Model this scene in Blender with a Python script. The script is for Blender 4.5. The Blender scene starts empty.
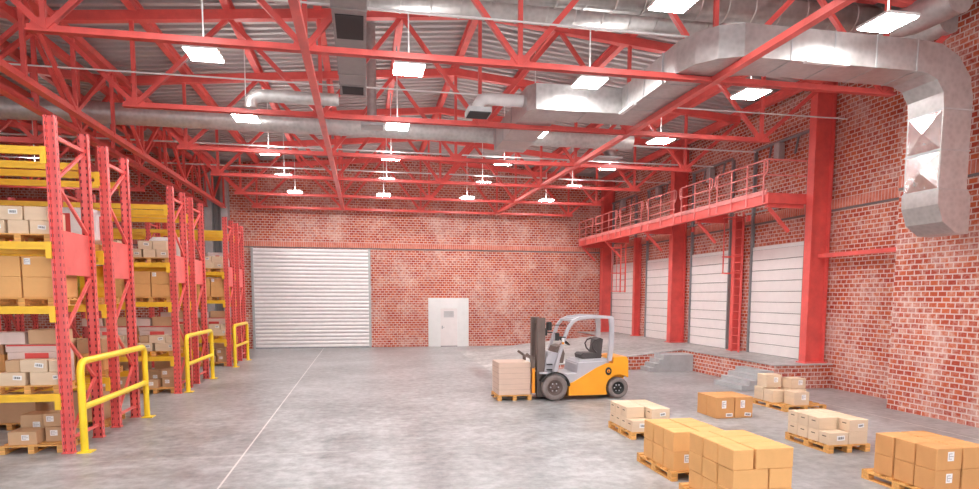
import bpy, math, random
from mathutils import Vector, Matrix
random.seed(7)
SC = bpy.context.scene
COL = SC.collection
PI = math.pi

# ------------------------------------------------------------------ helpers
class MB:
    """collects geometry for ONE mesh object"""
    def __init__(s):
        s.v = []; s.f = []; s.sm = []
    def add(s, vs, fs, smooth=False):
        o = len(s.v); s.v += [tuple(v) for v in vs]
        s.f += [tuple(i + o for i in f) for f in fs]; s.sm += [smooth] * len(fs)
        return s
    def box(s, x0, x1, y0, y1, z0, z1):
        vs = [(x0,y0,z0),(x1,y0,z0),(x1,y1,z0),(x0,y1,z0),(x0,y0,z1),(x1,y0,z1),(x1,y1,z1),(x0,y1,z1)]
        return s.add(vs, [(0,3,2,1),(4,5,6,7),(0,1,5,4),(1,2,6,5),(2,3,7,6),(3,0,4,7)])
    def cbox(s, x0, x1, y0, y1, z0, z1, c=.01):
        """box with chamfered edges"""
        xs=(x0,x1); ys=(y0,y1); zs=(z0,z1); vs=[]; idx={}
        for i in (0,1):
            for j in (0,1):
                for k in (0,1):
                    sx=c if i==0 else -c; sy=c if j==0 else -c; sz=c if k==0 else -c
                    for a,p in enumerate(((xs[i],ys[j]+sy,zs[k]+sz),(xs[i]+sx,ys[j],zs[k]+sz),(xs[i]+sx,ys[j]+sy,zs[k]))):
                        idx[(i,j,k,a)]=len(vs); vs.append(p)
        I=lambda i,j,k,a: idx[(i,j,k,a)]
        F=[]
        for i in (0,1):
            q=[I(i,0,0,0),I(i,1,0,0),I(i,1,1,0),I(i,0,1,0)]; F.append(q if i else q[::-1])
            q=[I(0,i,0,1),I(0,i,1,1),I(1,i,1,1),I(1,i,0,1)]; F.append(q if i else q[::-1])
            q=[I(0,0,i,2),I(1,0,i,2),I(1,1,i,2),I(0,1,i,2)]; F.append(q if i else q[::-1])
        for i in (0,1):
            for j in (0,1):
                q=[I(i,j,0,0),I(i,j,0,1),I(i,j,1,1),I(i,j,1,0)]; F.append(q if (i==j) is False else q[::-1])
                q=[I(i,0,j,0),I(i,1,j,0),I(i,1,j,2),I(i,0,j,2)]; F.append(q if (i==j) is False else q[::-1])
                q=[I(0,i,j,1),I(0,i,j,2),I(1,i,j,2),I(1,i,j,1)]; F.append(q if (i==j) is False else q[::-1])
        for i in (0,1):
            for j in (0,1):
                for k in (0,1): F.append((I(i,j,k,0),I(i,j,k,1),I(i,j,k,2)))
        return s.add(vs,F)
    def bar(s, p, q, w, h, up=(0,0,1)):
        """square bar from p to q; w sideways, h along up"""
        p=Vector(p); q=Vector(q); d=(q-p).normalized(); up=Vector(up)
        if abs(d.dot(up))>.99: up=Vector((1,0,0))
        sd=d.cross(up).normalized(); u=sd.cross(d).normalized()
        vs=[]
        for b in (p,q):
            for a,c in ((-1,-1),(1,-1),(1,1),(-1,1)): vs.append(b+sd*(a*w/2)+u*(c*h/2))
        return s.add(vs,[(0,1,2,3),(7,6,5,4),(0,4,5,1),(1,5,6,2),(2,6,7,3),(3,7,4,0)])
    def angle(s, p, q, w, t, up=(0,0,1)):
        """double steel angle: flat flange plus upright web"""
        p=Vector(p); q=Vector(q); d=(q-p).normalized(); up=Vector(up)
        if abs(d.dot(up))>.99: up=Vector((0,1,0))
        sd=d.cross(up).normalized(); u=sd.cross(d).normalized()
        s.bar(p-u*(w/2-t/2), q-u*(w/2-t/2), w, t, up)
        s.bar(p, q, t*1.6, w, up)
        return s
    def tube(s, pts, r, n=10, caps=True, closed=False):
        pts=[Vector(p) for p in pts]; m=len(pts); rings=[]; prev=None
        for i,p in enumerate(pts):
            if closed: d=(pts[(i+1)%m]-pts[i-1]).normalized()
            elif i==0: d=(pts[1]-p).normalized()
            elif i==m-1: d=(p-pts[-2]).normalized()
            else: d=((pts[i+1]-p).normalized()+(p-pts[i-1]).normalized()).normalized()
            if prev is None:
                a=Vector((0,0,1)) if abs(d.z)<.9 else Vector((1,0,0)); u=d.cross(a).normalized()
            else: u=(prev-d*prev.dot(d)).normalized()
            prev=u; v=d.cross(u); k=1.
            if 0<i<m-1 and not closed:
                c=(pts[i+1]-p).normalized().dot((p-pts[i-1]).normalized()); k=1/max(.6,math.sqrt((1+c)/2))
            rr=r[i] if isinstance(r,(list,tuple)) else r
            rings.append([p+(u*math.cos(2*PI*j/n)+v*math.sin(2*PI*j/n))*rr for j in range(n)])
        vs=[v for R in rings for v in R]; fs=[]
        for i in range(m if closed else m-1):
            a=i*n; b=((i+1)%m)*n
            for j in range(n):
                k=(j+1)%n; fs.append((a+j,b+j,b+k,a+k)[::-1])
        s.add(vs,fs,True)
        if caps and not closed:
            s.add(rings[0],[tuple(range(n))[::-1]][:1]); s.add(rings[-1],[tuple(range(n))])
        return s
    def prism(s, poly, axis, a, b):
        """polygon (2 coords) extruded along axis from a to b"""
        def P(u,v,w):
            return {'x':(w,u,v),'y':(u,w,v),'z':(u,v,w)}[axis]
        n=len(poly)
        vs=[P(u,v,a) for u,v in poly]+[P(u,v,b) for u,v in poly]
        fs=[tuple(range(n)),tuple(range(2*n-1,n-1,-1))]+[(i,i+n,(i+1)%n+n,(i+1)%n) for i in range(n)]
        return s.add(vs,fs)
    def lathe(s, prof, c, axis='y', n=28):
        """prof: list of (r, t) turned about axis through c"""
        vs=[];fs=[]
        for r,t in prof:
            for j in range(n):
                a=2*PI*j/n; u,v=r*math.cos(a),r*math.sin(a)
                p={'x':(t,u,v),'y':(u,t,v),'z':(u,v,t)}[axis]; vs.append((c[0]+p[0],c[1]+p[1],c[2]+p[2]))
        for i in range(len(prof)-1):
            for j in range(n):
                k=(j+1)%n; fs.append((i*n+j,i*n+k,(i+1)*n+k,(i+1)*n+j))
        return s.add(vs,fs,True)
    def mesh(s, name, fix=True):
        import bmesh
        me=bpy.data.meshes.new(name); me.from_pydata(s.v,[],s.f)
        me.polygons.foreach_set('use_smooth', s.sm); me.update()
        if fix:
            bm=bmesh.new(); bm.from_mesh(me); bmesh.ops.recalc_face_normals(bm,faces=bm.faces); bm.to_mesh(me); bm.free()
        return me

CACHE={}
def obj(name, mb, mat, parent=None, loc=(0,0,0), key=None, rot=None):
    """one mesh object; key lets repeats share their mesh data"""
    if key is not None and key in CACHE: me=CACHE[key]
    else:
        if callable(mb): mb=mb()
        me=mb.mesh(name); me.materials.append(mat)
        if key is not None: CACHE[key]=me
    o=bpy.data.objects.new(name,me); COL.objects.link(o); o.location=loc
    if rot: o.rotation_euler=rot
    if parent: o.parent=parent
    return o
def tag(o,label=None,cat=None,group=None,kind=None):
    if label: o['label']=label
    if cat: o['category']=cat
    if group: o['group']=group
    if kind: o['kind']=kind
    return o
def thing(name,label,cat,loc=(0,0,0),group=None,rz=0):
    o=bpy.data.objects.new(name,None); COL.objects.link(o); o.location=loc; o.rotation_euler=(0,0,rz)
    o.empty_display_size=.2
    return tag(o,label,cat,group)
def struct(name,mb,mat,parent=None,loc=(0,0,0)):
    o=obj(name,mb,mat,parent,loc)
    if parent is None: o['kind']='structure'
    return o

# ---------------------------------------------------------------- materials
def newmat(name):
    m=bpy.data.materials.new(name); m.use_nodes=True
    nt=m.node_tree; b=nt.nodes['Principled BSDF']; return m,nt,b
def N(nt,t,**kw):
    n=nt.nodes.new(t)
    for k,v in kw.items(): setattr(n,k,v)
    return n
def mix(nt,fac,a,b,mode='MIX'):
    n=N(nt,'ShaderNodeMix',data_type='RGBA',blend_type=mode); n.clamp_factor=True
    for sock,val in ((n.inputs[0],fac),(n.inputs[6],a),(n.inputs[7],b)):
        if hasattr(val,'links'): nt.links.new(val,sock)
        elif isinstance(val,tuple): sock.default_value=(*val,1) if len(val)==3 else val
        else: sock.default_value=val
    return n.outputs[2]
def math_(nt,op,a,b=None,c=None):
    n=N(nt,'ShaderNodeMath',operation=op)
    for i,val in enumerate((a,b,c)):
        if val is None: continue
        if hasattr(val,'links'): nt.links.new(val,n.inputs[i])
        else: n.inputs[i].default_value=val
    return n.outputs[0]
def noise(nt,vec,scale,detail=4,rough=.6):
    n=N(nt,'ShaderNodeTexNoise'); n.inputs['Scale'].default_value=scale; n.inputs['Detail'].default_value=detail; n.inputs['Roughness'].default_value=rough
    if vec is not None: nt.links.new(vec,n.inputs['Vector'])
    return n.outputs[0]
def ramp(nt,fac,stops):
    n=N(nt,'ShaderNodeValToRGB'); el=n.color_ramp.elements
    while len(el)<len(stops): el.new(.5)
    for e,(p,c) in zip(el,stops): e.position=p; e.color=(*c,1) if len(c)==3 else c
    nt.links.new(fac,n.inputs[0]); return n.outputs[0]
def bump(nt,b,h,strength=.3,dist=.01):
    n=N(nt,'ShaderNodeBump'); n.inputs['Strength'].default_value=strength; n.inputs['Distance'].default_value=dist
    nt.links.new(h,n.inputs['Height']); nt.links.new(n.outputs[0],b.inputs['Normal'])
def plain(name,c,rough=.5,metal=0.,var=.12,scale=3.,spec=.5):
    m,nt,b=newmat(name); tc=N(nt,'ShaderNodeTexCoord')
    f=noise(nt,tc.outputs['Object'],scale,5)
    lo=tuple(x*(1-var) for x in c); hi=tuple(min(1,x*(1+var)) for x in c)
    nt.links.new(ramp(nt,f,[(.3,lo),(.7,hi)]),b.inputs['Base Color'])
    b.inputs['Roughness'].default_value=rough; b.inputs['Metallic'].default_value=metal; b.inputs['Specular IOR Level'].default_value=spec
    return m
def brickmat():
    m,nt,b=newmat('red brick'); g=N(nt,'ShaderNodeNewGeometry')
    sp=N(nt,'ShaderNodeSeparateXYZ'); nt.links.new(g.outputs['Position'],sp.inputs[0])
    sn=N(nt,'ShaderNodeSeparateXYZ'); nt.links.new(g.outputs['Normal'],sn.inputs[0])
    ax=math_(nt,'GREATER_THAN',math_(nt,'ABSOLUTE',sn.outputs[0]),.5)
    u=math_(nt,'ADD',math_(nt,'MULTIPLY',sp.outputs[1],ax),math_(nt,'MULTIPLY',sp.outputs[0],math_(nt,'SUBTRACT',1.,ax)))
    cb=N(nt,'ShaderNodeCombineXYZ'); nt.links.new(u,cb.inputs[0]); nt.links.new(sp.outputs[2],cb.inputs[1])
    wob=N(nt,'ShaderNodeTexNoise'); wob.inputs['Scale'].default_value=3.; nt.links.new(g.outputs['Position'],wob.inputs['Vector'])
    va=N(nt,'ShaderNodeVectorMath',operation='MULTIPLY_ADD'); nt.links.new(wob.outputs['Color'],va.inputs[0]); va.inputs[1].default_value=(.02,.02,0); nt.links.new(cb.outputs[0],va.inputs[2])
    br=N(nt,'ShaderNodeTexBrick'); nt.links.new(va.outputs[0],br.inputs['Vector'])
    br.inputs['Scale'].default_value=1.; br.inputs['Brick Width'].default_value=.225; br.inputs['Row Height'].default_value=.128
    br.inputs['Mortar Size'].default_value=.0155; br.inputs['Mortar Smooth'].default_value=.15; br.inputs['Bias'].default_value=-.1
    br.inputs['Color1'].default_value=(.45,.052,.022,1); br.inputs['Color2'].default_value=(.64,.135,.045,1)
    br.inputs['Mortar'].default_value=(.74,.57,.52,1)
    n1=noise(nt,g.outputs['Position'],1.1,6,.7); n2=noise(nt,g.outputs['Position'],9.,5,.7)
    pale=ramp(nt,math_(nt,'ADD',math_(nt,'MULTIPLY',n1,.6),math_(nt,'MULTIPLY',n2,.5)),[(.52,(0,0,0)),(.68,(1,1,1))])
    c=mix(nt,math_(nt,'MULTIPLY',pale,.6),br.outputs['Color'],(.84,.66,.60))
    n3=noise(nt,g.outputs['Position'],.5,3,.5)
    c=mix(nt,.22,c,ramp(nt,n3,[(.35,(.45,.40,.42)),(.65,(1,1,1))]),'MULTIPLY')
    nt.links.new(c,b.inputs['Base Color']); b.inputs['Roughness'].default_value=.8
    bump(nt,b,math_(nt,'SUBTRACT',1.,br.outputs['Fac']),.6,.012)
    return m
def soldiermat():
    m,nt,b=newmat('soldier course brick'); g=N(nt,'ShaderNodeNewGeometry')
    sp=N(nt,'ShaderNodeSeparateXYZ'); nt.links.new(g.outputs['Position'],sp.inputs[0])
    u=math_(nt,'ADD',sp.outputs[0],sp.outputs[1])
    fr=math_(nt,'FRACT',math_(nt,'MULTIPLY',u,9.))
    mor=math_(nt,'LESS_THAN',fr,.16)
    n1=noise(nt,g.outputs['Position'],5.,4)
    c=mix(nt,mor,ramp(nt,n1,[(.3,(.55,.12,.07)),(.7,(.75,.28,.2))]),(.68,.52,.5))
    nt.links.new(c,b.inputs['Base Color']); b.inputs['Roughness'].default_value=.85
    return m
def concretemat(name,c,joints=False,rough=.3):
    m,nt,b=newmat(name); g=N(nt,'ShaderNodeNewGeometry')
    n1=noise(nt,g.outputs['Position'],.35,3,.5)
    mp=N(nt,'ShaderNodeMapping'); mp.inputs['Scale'].default_value=(1.,1.2,1.); nt.links.new(g.outputs['Position'],mp.inputs[0])
    n2=noise(nt,mp.outputs[0],1.3,4,.5)
    n3=noise(nt,g.outputs['Position'],5.,7,.65)
    f=math_(nt,'ADD',math_(nt,'ADD',math_(nt,'MULTIPLY',n1,.3),math_(nt,'MULTIPLY',n2,.3)),math_(nt,'MULTIPLY',n3,.4))
    col=ramp(nt,f,[(.38,tuple(x*.55 for x in c)),(.50,c),(.62,tuple(min(1,x*1.5) for x in c))])
    if joints:
        sp=N(nt,'ShaderNodeSeparateXYZ'); nt.links.new(g.outputs['Position'],sp.inputs[0])
        ms=[]
        for i,off,per,wd in ((0,2.12,14.,.0011),(1,-11.5,6.,.0016)):
            a=math_(nt,'ABSOLUTE',math_(nt,'SUBTRACT',math_(nt,'FRACT',math_(nt,'ADD',math_(nt,'DIVIDE',math_(nt,'ADD',sp.outputs[i],off),per),.5)),.5))
            ms.append(math_(nt,'LESS_THAN',a,wd))
        col=mix(nt,math_(nt,'MULTIPLY',math_(nt,'MAXIMUM',ms[0],math_(nt,'MULTIPLY',ms[1],.5)),.7),col,(.80,.77,.73))
    nt.links.new(col,b.inputs['Base Color'])
    nt.links.new(ramp(nt,n2,[(.3,(rough,)*3),(.7,(rough*1.4,)*3)]),b.inputs['Roughness'])
    return m
def redpaint(name,c=(.81,.125,.11),chips=True):
    m,nt,b=newmat(name); g=N(nt,'ShaderNodeNewGeometry')
    n1=noise(nt,g.outputs['Position'],2.2,5); n2=noise(nt,g.outputs['Position'],11.,6,.7)
    col=ramp(nt,n1,[(.3,tuple(x*.86 for x in c)),(.7,tuple(min(1,x*1.12) for x in c))])
    if chips: col=mix(nt,ramp(nt,n2,[(.66,(0,0,0)),(.72,(.7,.7,.7))]),col,(.42,.2,.18))
    nt.links.new(col,b.inputs['Base Color']); b.inputs['Roughness'].default_value=.38
    return m
def postmat():
    """red painted rack post with rows of punched slots"""
    m,nt,b=newmat('punched rack post'); tc=N(nt,'ShaderNodeTexCoord'); g=N(nt,'ShaderNodeNewGeometry')
    sp=N(nt,'ShaderNodeSeparateXYZ'); nt.links.new(tc.outputs['Object'],sp.inputs[0])
    sn=N(nt,'ShaderNodeSeparateXYZ'); nt.links.new(g.outputs['Normal'],sn.inputs[0])
    ax=math_(nt,'GREATER_THAN',math_(nt,'ABSOLUTE',sn.outputs[0]),.5)
    lat=math_(nt,'ADD',math_(nt,'MULTIPLY',sp.outputs[1],ax),math_(nt,'MULTIPLY',math_(nt,'SUBTRACT',math_(nt,'ABSOLUTE',sp.outputs[0]),.052),math_(nt,'SUBTRACT',1.,ax)))
    a=math_(nt,'LESS_THAN',math_(nt,'ABSOLUTE',lat),.011)
    zf=math_(nt,'ABSOLUTE',math_(nt,'SUBTRACT',math_(nt,'FRACT',math_(nt,'MULTIPLY',sp.outputs[2],8.)),.5))
    h=math_(nt,'MULTIPLY',a,math_(nt,'LESS_THAN',zf,.2))
    n1=noise(nt,g.outputs['Position'],3.,5)
    c=mix(nt,h,ramp(nt,n1,[(.3,(.74,.10,.10)),(.7,(.86,.15,.14))]),(.10,.02,.02))
    nt.links.new(c,b.inputs['Base Color']); b.inputs['Roughness'].default_value=.4
    return m
def galvmat(name='galvanised duct metal',c=(.50,.485,.48),rough=.36,metal=.6):
    m,nt,b=newmat(name); g=N(nt,'ShaderNodeNewGeometry')
    vo=N(nt,'ShaderNodeTexVoronoi'); vo.inputs['Scale'].default_value=9.; nt.links.new(g.outputs['Position'],vo.inputs['Vector'])
    n1=noise(nt,g.outputs['Position'],2.,6)
    f=math_(nt,'ADD',math_(nt,'MULTIPLY',n1,.7),math_(nt,'MULTIPLY',vo.outputs['Distance'],.3))
    nt.links.new(ramp(nt,f,[(.3,tuple(x*.85 for x in c)),(.65,tuple(min(1,x*1.15) for x in c))]),b.inputs['Base Color'])
    nt.links.new(ramp(nt,f,[(.3,(rough*.8,)*3),(.7,(rough*1.3,)*3)]),b.inputs['Roughness']); b.inputs['Metallic'].default_value=metal
    return m
def cardmat(name,c,grain=False,rough=.75):
    m,nt,b=newmat(name); tc=N(nt,'ShaderNodeTexCoord'); oi=N(nt,'ShaderNodeObjectInfo')
    mp=N(nt,'ShaderNodeMapping'); mp.inputs['Scale'].default_value=(1.5,1.5,6) if grain else (2,2,2); nt.links.new(tc.outputs['Object'],mp.inputs[0])
    f=noise(nt,mp.outputs[0],2.,5)
    col=ramp(nt,f,[(.3,tuple(x*.95 for x in c)),(.7,tuple(min(1,x*1.04) for x in c))])
    col=mix(nt,.3,col,ramp(nt,oi.outputs['Random'],[(0,(.75,.75,.75)),(1,(1,1,1))]),'MULTIPLY')
    nt.links.new(col,b.inputs['Base Color']); b.inputs['Roughness'].default_value=rough; b.inputs['Specular IOR Level'].default_value=.25
    return m
def woodmat(name,c):
    m,nt,b=newmat(name); tc=N(nt,'ShaderNodeTexCoord'); mp=N(nt,'ShaderNodeMapping'); mp.inputs['Scale'].default_value=(1.5,14,14)
    nt.links.new(tc.outputs['Object'],mp.inputs[0]); f=noise(nt,mp.outputs[0],2.,6)
    nt.links.new(ramp(nt,f,[(.3,tuple(x*.72 for x in c)),(.7,tuple(min(1,x*1.15) for x in c))]),b.inputs['Base Color']); b.inputs['Roughness'].default_value=.7
    return m
def emit(name,c,s):
    m,nt,b=newmat(name); b.inputs['Base Color'].default_value=(1,1,1,1); b.inputs['Emission Color'].default_value=(*c,1); b.inputs['Emission Strength'].default_value=s
    return m
BRICK=brickmat(); SOLD=soldiermat()
FLOOR=concretemat('polished concrete',(.32,.322,.328),True,.30); DOCK=concretemat('dock concrete',(.42,.415,.41),False,.4)
STEP=plain('cast concrete steps',(.42,.42,.43),.8,var=.1)
RED=redpaint('red steel paint'); REDP=redpaint('rack panel red',(.84,.15,.14),False); RAILM=redpaint('pale red rail paint',(.86,.28,.26),False); POST=postmat()
YEL=plain('yellow beam paint',(.93,.56,.035),.4,var=.06); GYEL=plain('yellow guard paint',(.95,.68,.03),.35,var=.05)
ROOF=plain('corrugated roof sheet',(.56,.53,.525),.5,.2,.04,.6); GALV=galvmat(); GALVD=galvmat('dull spiral duct metal',(.56,.54,.53),.42,.55)
GALVD2=galvmat('dark duct metal',(.30,.28,.275),.4,.5); GREY2=plain('duct flange metal',(.36,.34,.33),.4,.4)
SHUT=plain('shutter slat metal',(.80,.77,.77),.45,.1,.05); WHITE=plain('white painted panel',(.86,.86,.85),.5,var=.03)
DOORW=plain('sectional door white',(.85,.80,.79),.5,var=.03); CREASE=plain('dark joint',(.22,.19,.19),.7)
GREY=plain('grey painted steel',(.30,.31,.32),.5,.2); GREYL=plain('light grey steel',(.48,.49,.50),.45,.3)
DARK=plain('dark vent interior',(.03,.03,.032),.7); RODW=plain('white enamel rod',(.85,.85,.85),.4,var=.02)
LAMP=emit('lamp diffuser glow',(1,.985,.96),42.); UPFILL=emit('added roof fill glow',(1,.985,.96),10.)
BROWN=cardmat('brown cardboard',(.68,.35,.14)); OCHRE=cardmat('ochre cardboard',(.80,.44,.175)); BEIGE=cardmat('pale kraft cardboard',(.78,.60,.43),True)
TANC=cardmat('tan cardboard',(.62,.40,.24)); PINKC=cardmat('pinkish white carton',(.74,.58,.53)); REDC=cardmat('red printed carton band',(.72,.10,.09))
WOOD=woodmat('pallet pine',(.80,.42,.13)); STICK=plain('white paper label',(.86,.84,.84),.6,var=.03); INK=plain('black print',(.05,.05,.06),.7)
SLOT=plain('dark hand slot',(.17,.12,.09),.8); WRAP=cardmat('wrapped timber load',(.70,.52,.42),True,.35)
FYEL=plain('forklift orange yellow',(.95,.40,.025),.3,var=.04); FGREY=plain('forklift light grey',(.50,.485,.52),.4,var=.05); FDARK=plain('mast dark steel',(.17,.13,.115),.45,.3)
TYRE=plain('grey rubber tyre',(.23,.19,.18),.8,var=.15,scale=8.); RIM=plain('rim dark metal',(.14,.10,.09),.5,.3); SEAT=plain('seat dark vinyl',(.07,.06,.06),.5)
BLACK=plain('black plastic',(.02,.02,.02),.4); ORNG=plain('orange carriage paint',(.90,.32,.02),.4); HIVIS=plain('lime yellow plastic',(.72,.86,.05),.4)
DRUM=plain('yellow plastic drum',(.92,.55,.03),.35); PLAST=plain('white plastic wrap',(.82,.80,.80),.3)

# ------------------------------------------------------------- camera, render
f_px=630.6
yaw=math.radians(11.26); pitch=math.radians(5.22); roll=math.radians(.154)
fw0=Vector((math.sin(yaw),math.cos(yaw),0)); r0=Vector((math.cos(yaw),-math.sin(yaw),0)); u0=Vector((0,0,1))
fw=fw0*math.cos(pitch)-u0*math.sin(pitch); up=u0*math.cos(pitch)+fw0*math.sin(pitch)
Rr=r0*math.cos(roll)+up*math.sin(roll); Uu=up*math.cos(roll)-r0*math.sin(roll)
cd=bpy.data.cameras.new('camera'); cam=bpy.data.objects.new('camera',cd); COL.objects.link(cam)
cam.matrix_world=Matrix(((Rr.x,Uu.x,-fw.x,0),(Rr.y,Uu.y,-fw.y,0),(Rr.z,Uu.z,-fw.z,2.8),(0,0,0,1)))
cd.sensor_fit='HORIZONTAL'; cd.sensor_width=36; cd.lens=f_px/979*36; cd.shift_y=(353.5-244.5)/979; cd.clip_end=200
SC.camera=cam
SC.view_settings.view_transform='Standard'; SC.view_settings.look='None'; SC.view_settings.gamma=1; SC.view_settings.use_curve_mapping=False
SC.view_settings.exposure=.95
w=bpy.data.worlds.new('world'); SC.world=w; w.use_nodes=True
w.node_tree.nodes['Background'].inputs[0].default_value=(.95,.97,1,1); w.node_tree.nodes['Background'].inputs[1].default_value=.85

# --------------------------------------------------------------- room shell
XL,XR,YB,YF=-22.,14.08,34.8,-5.
RZ=lambda x: 10.44-.093*abs(x-3.05) if x>-7.2 else 9.487+.093*(-7.2-x) if x>-17.4 else 10.44-.093*(-17.4-x)
struct('floor',MB().box(XL-.3,XR+.3,YF,YB+.3,-.2,0),FLOOR)
struct('wall_back',MB().box(XL-.3,XR+.3,YB,YB+.3,0,10.4),BRICK)
struct('wall_left',MB().box(XL-.3,XL,YF,YB,0,10.),BRICK)
struct('wall_right',MB().box(XR,XR+.3,YF,YB,0,10.),BRICK)
struct('trim_1',MB().box(12.93,XR,YF,13.5,0,9.6),BRICK)         # thick wall part near the front
# soldier courses
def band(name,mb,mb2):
    o=struct(name,mb,SOLD); obj('dark_joint',mb2,CREASE,o)  # thin dark strip below the projecting course
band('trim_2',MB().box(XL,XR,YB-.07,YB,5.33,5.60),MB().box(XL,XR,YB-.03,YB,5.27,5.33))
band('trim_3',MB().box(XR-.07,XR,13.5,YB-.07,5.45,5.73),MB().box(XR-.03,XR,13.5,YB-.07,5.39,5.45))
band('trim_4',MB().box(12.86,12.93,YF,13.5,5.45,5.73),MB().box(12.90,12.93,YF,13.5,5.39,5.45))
# corrugated roof: flutes run across the hall, built as real folds
def roofsheet():
    mb=MB(); xs=[XL-.3,-17.4,-7.2,3.05,XR+.3]; prof=[]; y=YF; p=.36
    while y<YB+.2:
        prof+= [(y,.0),(y+.14,.0),(y+.155,.19),(y+.345,.19)]; y+=p
    prof.append((y,0))
    vs=[(x,yy,RZ(x)+dz) for x in xs for yy,dz in prof]; n=len(prof); fs=[]
    for i in range(len(xs)-1):
        for j in range(n-1): fs.append((i*n+j,i*n+j+1,(i+1)*n+j+1,(i+1)*n+j))
    top=[(x,yy,RZ(x)+.3) for x in xs for yy in (YF,y)]; o=len(vs)
    vs+=top
    for i in range(len(xs)-1): fs.append((o+2*i,o+2*i+1,o+2*i+3,o+2*i+2))
    return mb.add(vs,fs)
me=roofsheet().mesh('ceiling',False); me.materials.append(ROOF)
o=bpy.data.objects.new('ceiling',me); COL.objects.link(o); o['kind']='structure'

# dock platform, ramp
PZ=.75
struct('trim_5',MB().box(12.13,XR,16.85,YB,0,PZ-.03),BRICK)
struct('trim_6',MB().box(12.10,XR,16.8,YB,PZ-.03,PZ),DOCK)
struct('trim_7',MB().prism([(4.9,0),(12.13,0),(12.13,PZ-.035)],'y',22.5,31.4),BRICK)
struct('trim_8',MB().prism([(4.65,0.001),(4.9,.001),(12.13,PZ-.035),(12.13,PZ)],'y',22.48,31.42),DOCK)
def steps(x_start,y0,y1,n,rise,run,xend,label):
    mb=MB(); poly=[(x_start,0)]
    for i in range(n):
        poly+=[(x_start+i*run,(i+1)*rise),(x_start+(i+1)*run,(i+1)*rise)]
    poly[-1]=(xend,n*rise); poly.append((xend,0))
    mb.prism(poly,'y',y0,y1)
    return tag(obj('concrete_steps',mb,STEP),label,'steps')
steps(10.38,21.65,22.47,4,.155,.185,12.12,'grey concrete steps against the brick front of the ramp')
steps(11.05,16.86,18.4,4,.14,.25,12.12,'grey concrete steps up to the loading dock behind the pale cartons')

# roller shutter and back door
r=thing('door_1',None,None); r['kind']='structure'
def shutter():
    mb=MB(); n=27; h=5.24/n; prof=[]
    for i in range(n):
        z=i*h; prof+=[(0,z),(-.045,z+h*.25),(-.05,z+h*.55),(-.03,z+h*.85)]
    prof.append((0,5.24)); vs=[(x,YB-.08+y,z) for x in (-5.58,.28) for y,z in prof]; k=len(prof)
    return mb.add(vs,[(j,j+1,k+j+1,k+j) for j in range(k-1)]).box(-5.58,.28,YB-.05,YB-.01,0,5.24)
obj('shutter_curtain',shutter(),SHUT,r)
for x in (-5.63,.33): obj('guide_rail',MB().box(x-.06,x+.06,YB-.16,YB-.01,0,5.27),GREYL,r)
obj('bottom_bar',MB().box(-5.58,.28,YB-.15,YB-.04,0,.07),GREY,r)
r=thing('door_2',None,None); r['kind']='structure'
def vest():
    mb=MB()
    for a,b in ((3.48,4.11),(5.11,5.72)):
        n=6; st=(b-a)/n
        for i in range(n): mb.box(a+i*st+.012,a+(i+1)*st-.012,YB-.16,YB-.10,0,2.66)
        mb.box(a,b,YB-.11,YB-.01,0,2.68)
    mb.box(4.11,5.11,YB-.14,YB-.01,2.14,2.68); return mb
obj('door_surround',vest(),WHITE,r)
dr=obj('door_leaf',MB().cbox(4.14,5.08,YB-.12,YB-.06,.03,2.1,.01),DOORW,r)
obj('threshold',MB().box(4.14,5.08,YB-.13,YB-.02,0,.035),CREASE,r)
obj('door_frame',MB().box(4.10,4.14,YB-.17,YB-.05,0,2.14).box(5.08,5.12,YB-.17,YB-.05,0,2.14).box(4.10,5.12,YB-.17,YB-.05,2.1,2.14),WHITE,r)
gr=MB()
for k in range(7): gr.box(4.33,4.88,YB-.135,YB-.11,1.62+k*.05,1.648+k*.05)
obj('vent_grille',gr,GREYL,dr)
obj('door_handle',MB().tube([(4.24,YB-.12,1.07),(4.24,YB-.18,1.07),(4.36,YB-.18,1.07)],.016,8).box(4.205,4.275,YB-.13,YB-.115,.98,1.15),GREYL,dr)

# sectional dock doors on the right wall, with high-lift tracks and motor
DW=XR
for i,(a,b) in enumerate(((18.2,20.95),(22.5,25.3),(27.3,29.7),(31.3,34.2))):
    r=thing('door_%d'%(i+3),None,None); r['kind']='structure'
    n=10; h=(4.46-PZ)/n; mb=MB(); gp=MB()
    for k in range(n): mb.cbox(DW-.12,DW-.05,a,b,PZ+k*h+.012,PZ+(k+1)*h-.008,.012)
    gp.box(DW-.09,DW-.04,a,b,PZ,4.46)
    obj('door_panels',mb,DOORW,r); obj('panel_joints',gp,CREASE,r)
    obj('lintel',MB().box(DW-.10,DW,a-.1,b+.1,4.46,4.58),WHITE,r)
    for y in (a-.07,b+.07): obj('door_track',MB().box(DW-.16,DW-.04,y-.035,y+.035,PZ,8.0),GREY,r)
    obj('spring_shaft',MB().tube([(DW-.16,a-.1,8.03),(DW-.16,b+.1,8.03)],.05,10),GREY,r)
    obj('door_motor',MB().cbox(DW-.32,DW-.06,(a+b)/2-.14,(a+b)/2+.14,7.42,7.98,.03),GREYL,r)
    obj('shaft_bracket',MB().bar((DW-.05,a+.6,8.03),(DW-.05,a+.75,7.5),.05,.05).bar((DW-.05,b-.75,8.03),(DW-.05,b-.6,7.5),.05,.05),GREY,r)
    obj('cable_pipe',MB().tube([(DW-.05,a-.1,5.85),(DW-.05,b+.6,5.85)],.03,8),GREYL,r)

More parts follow.
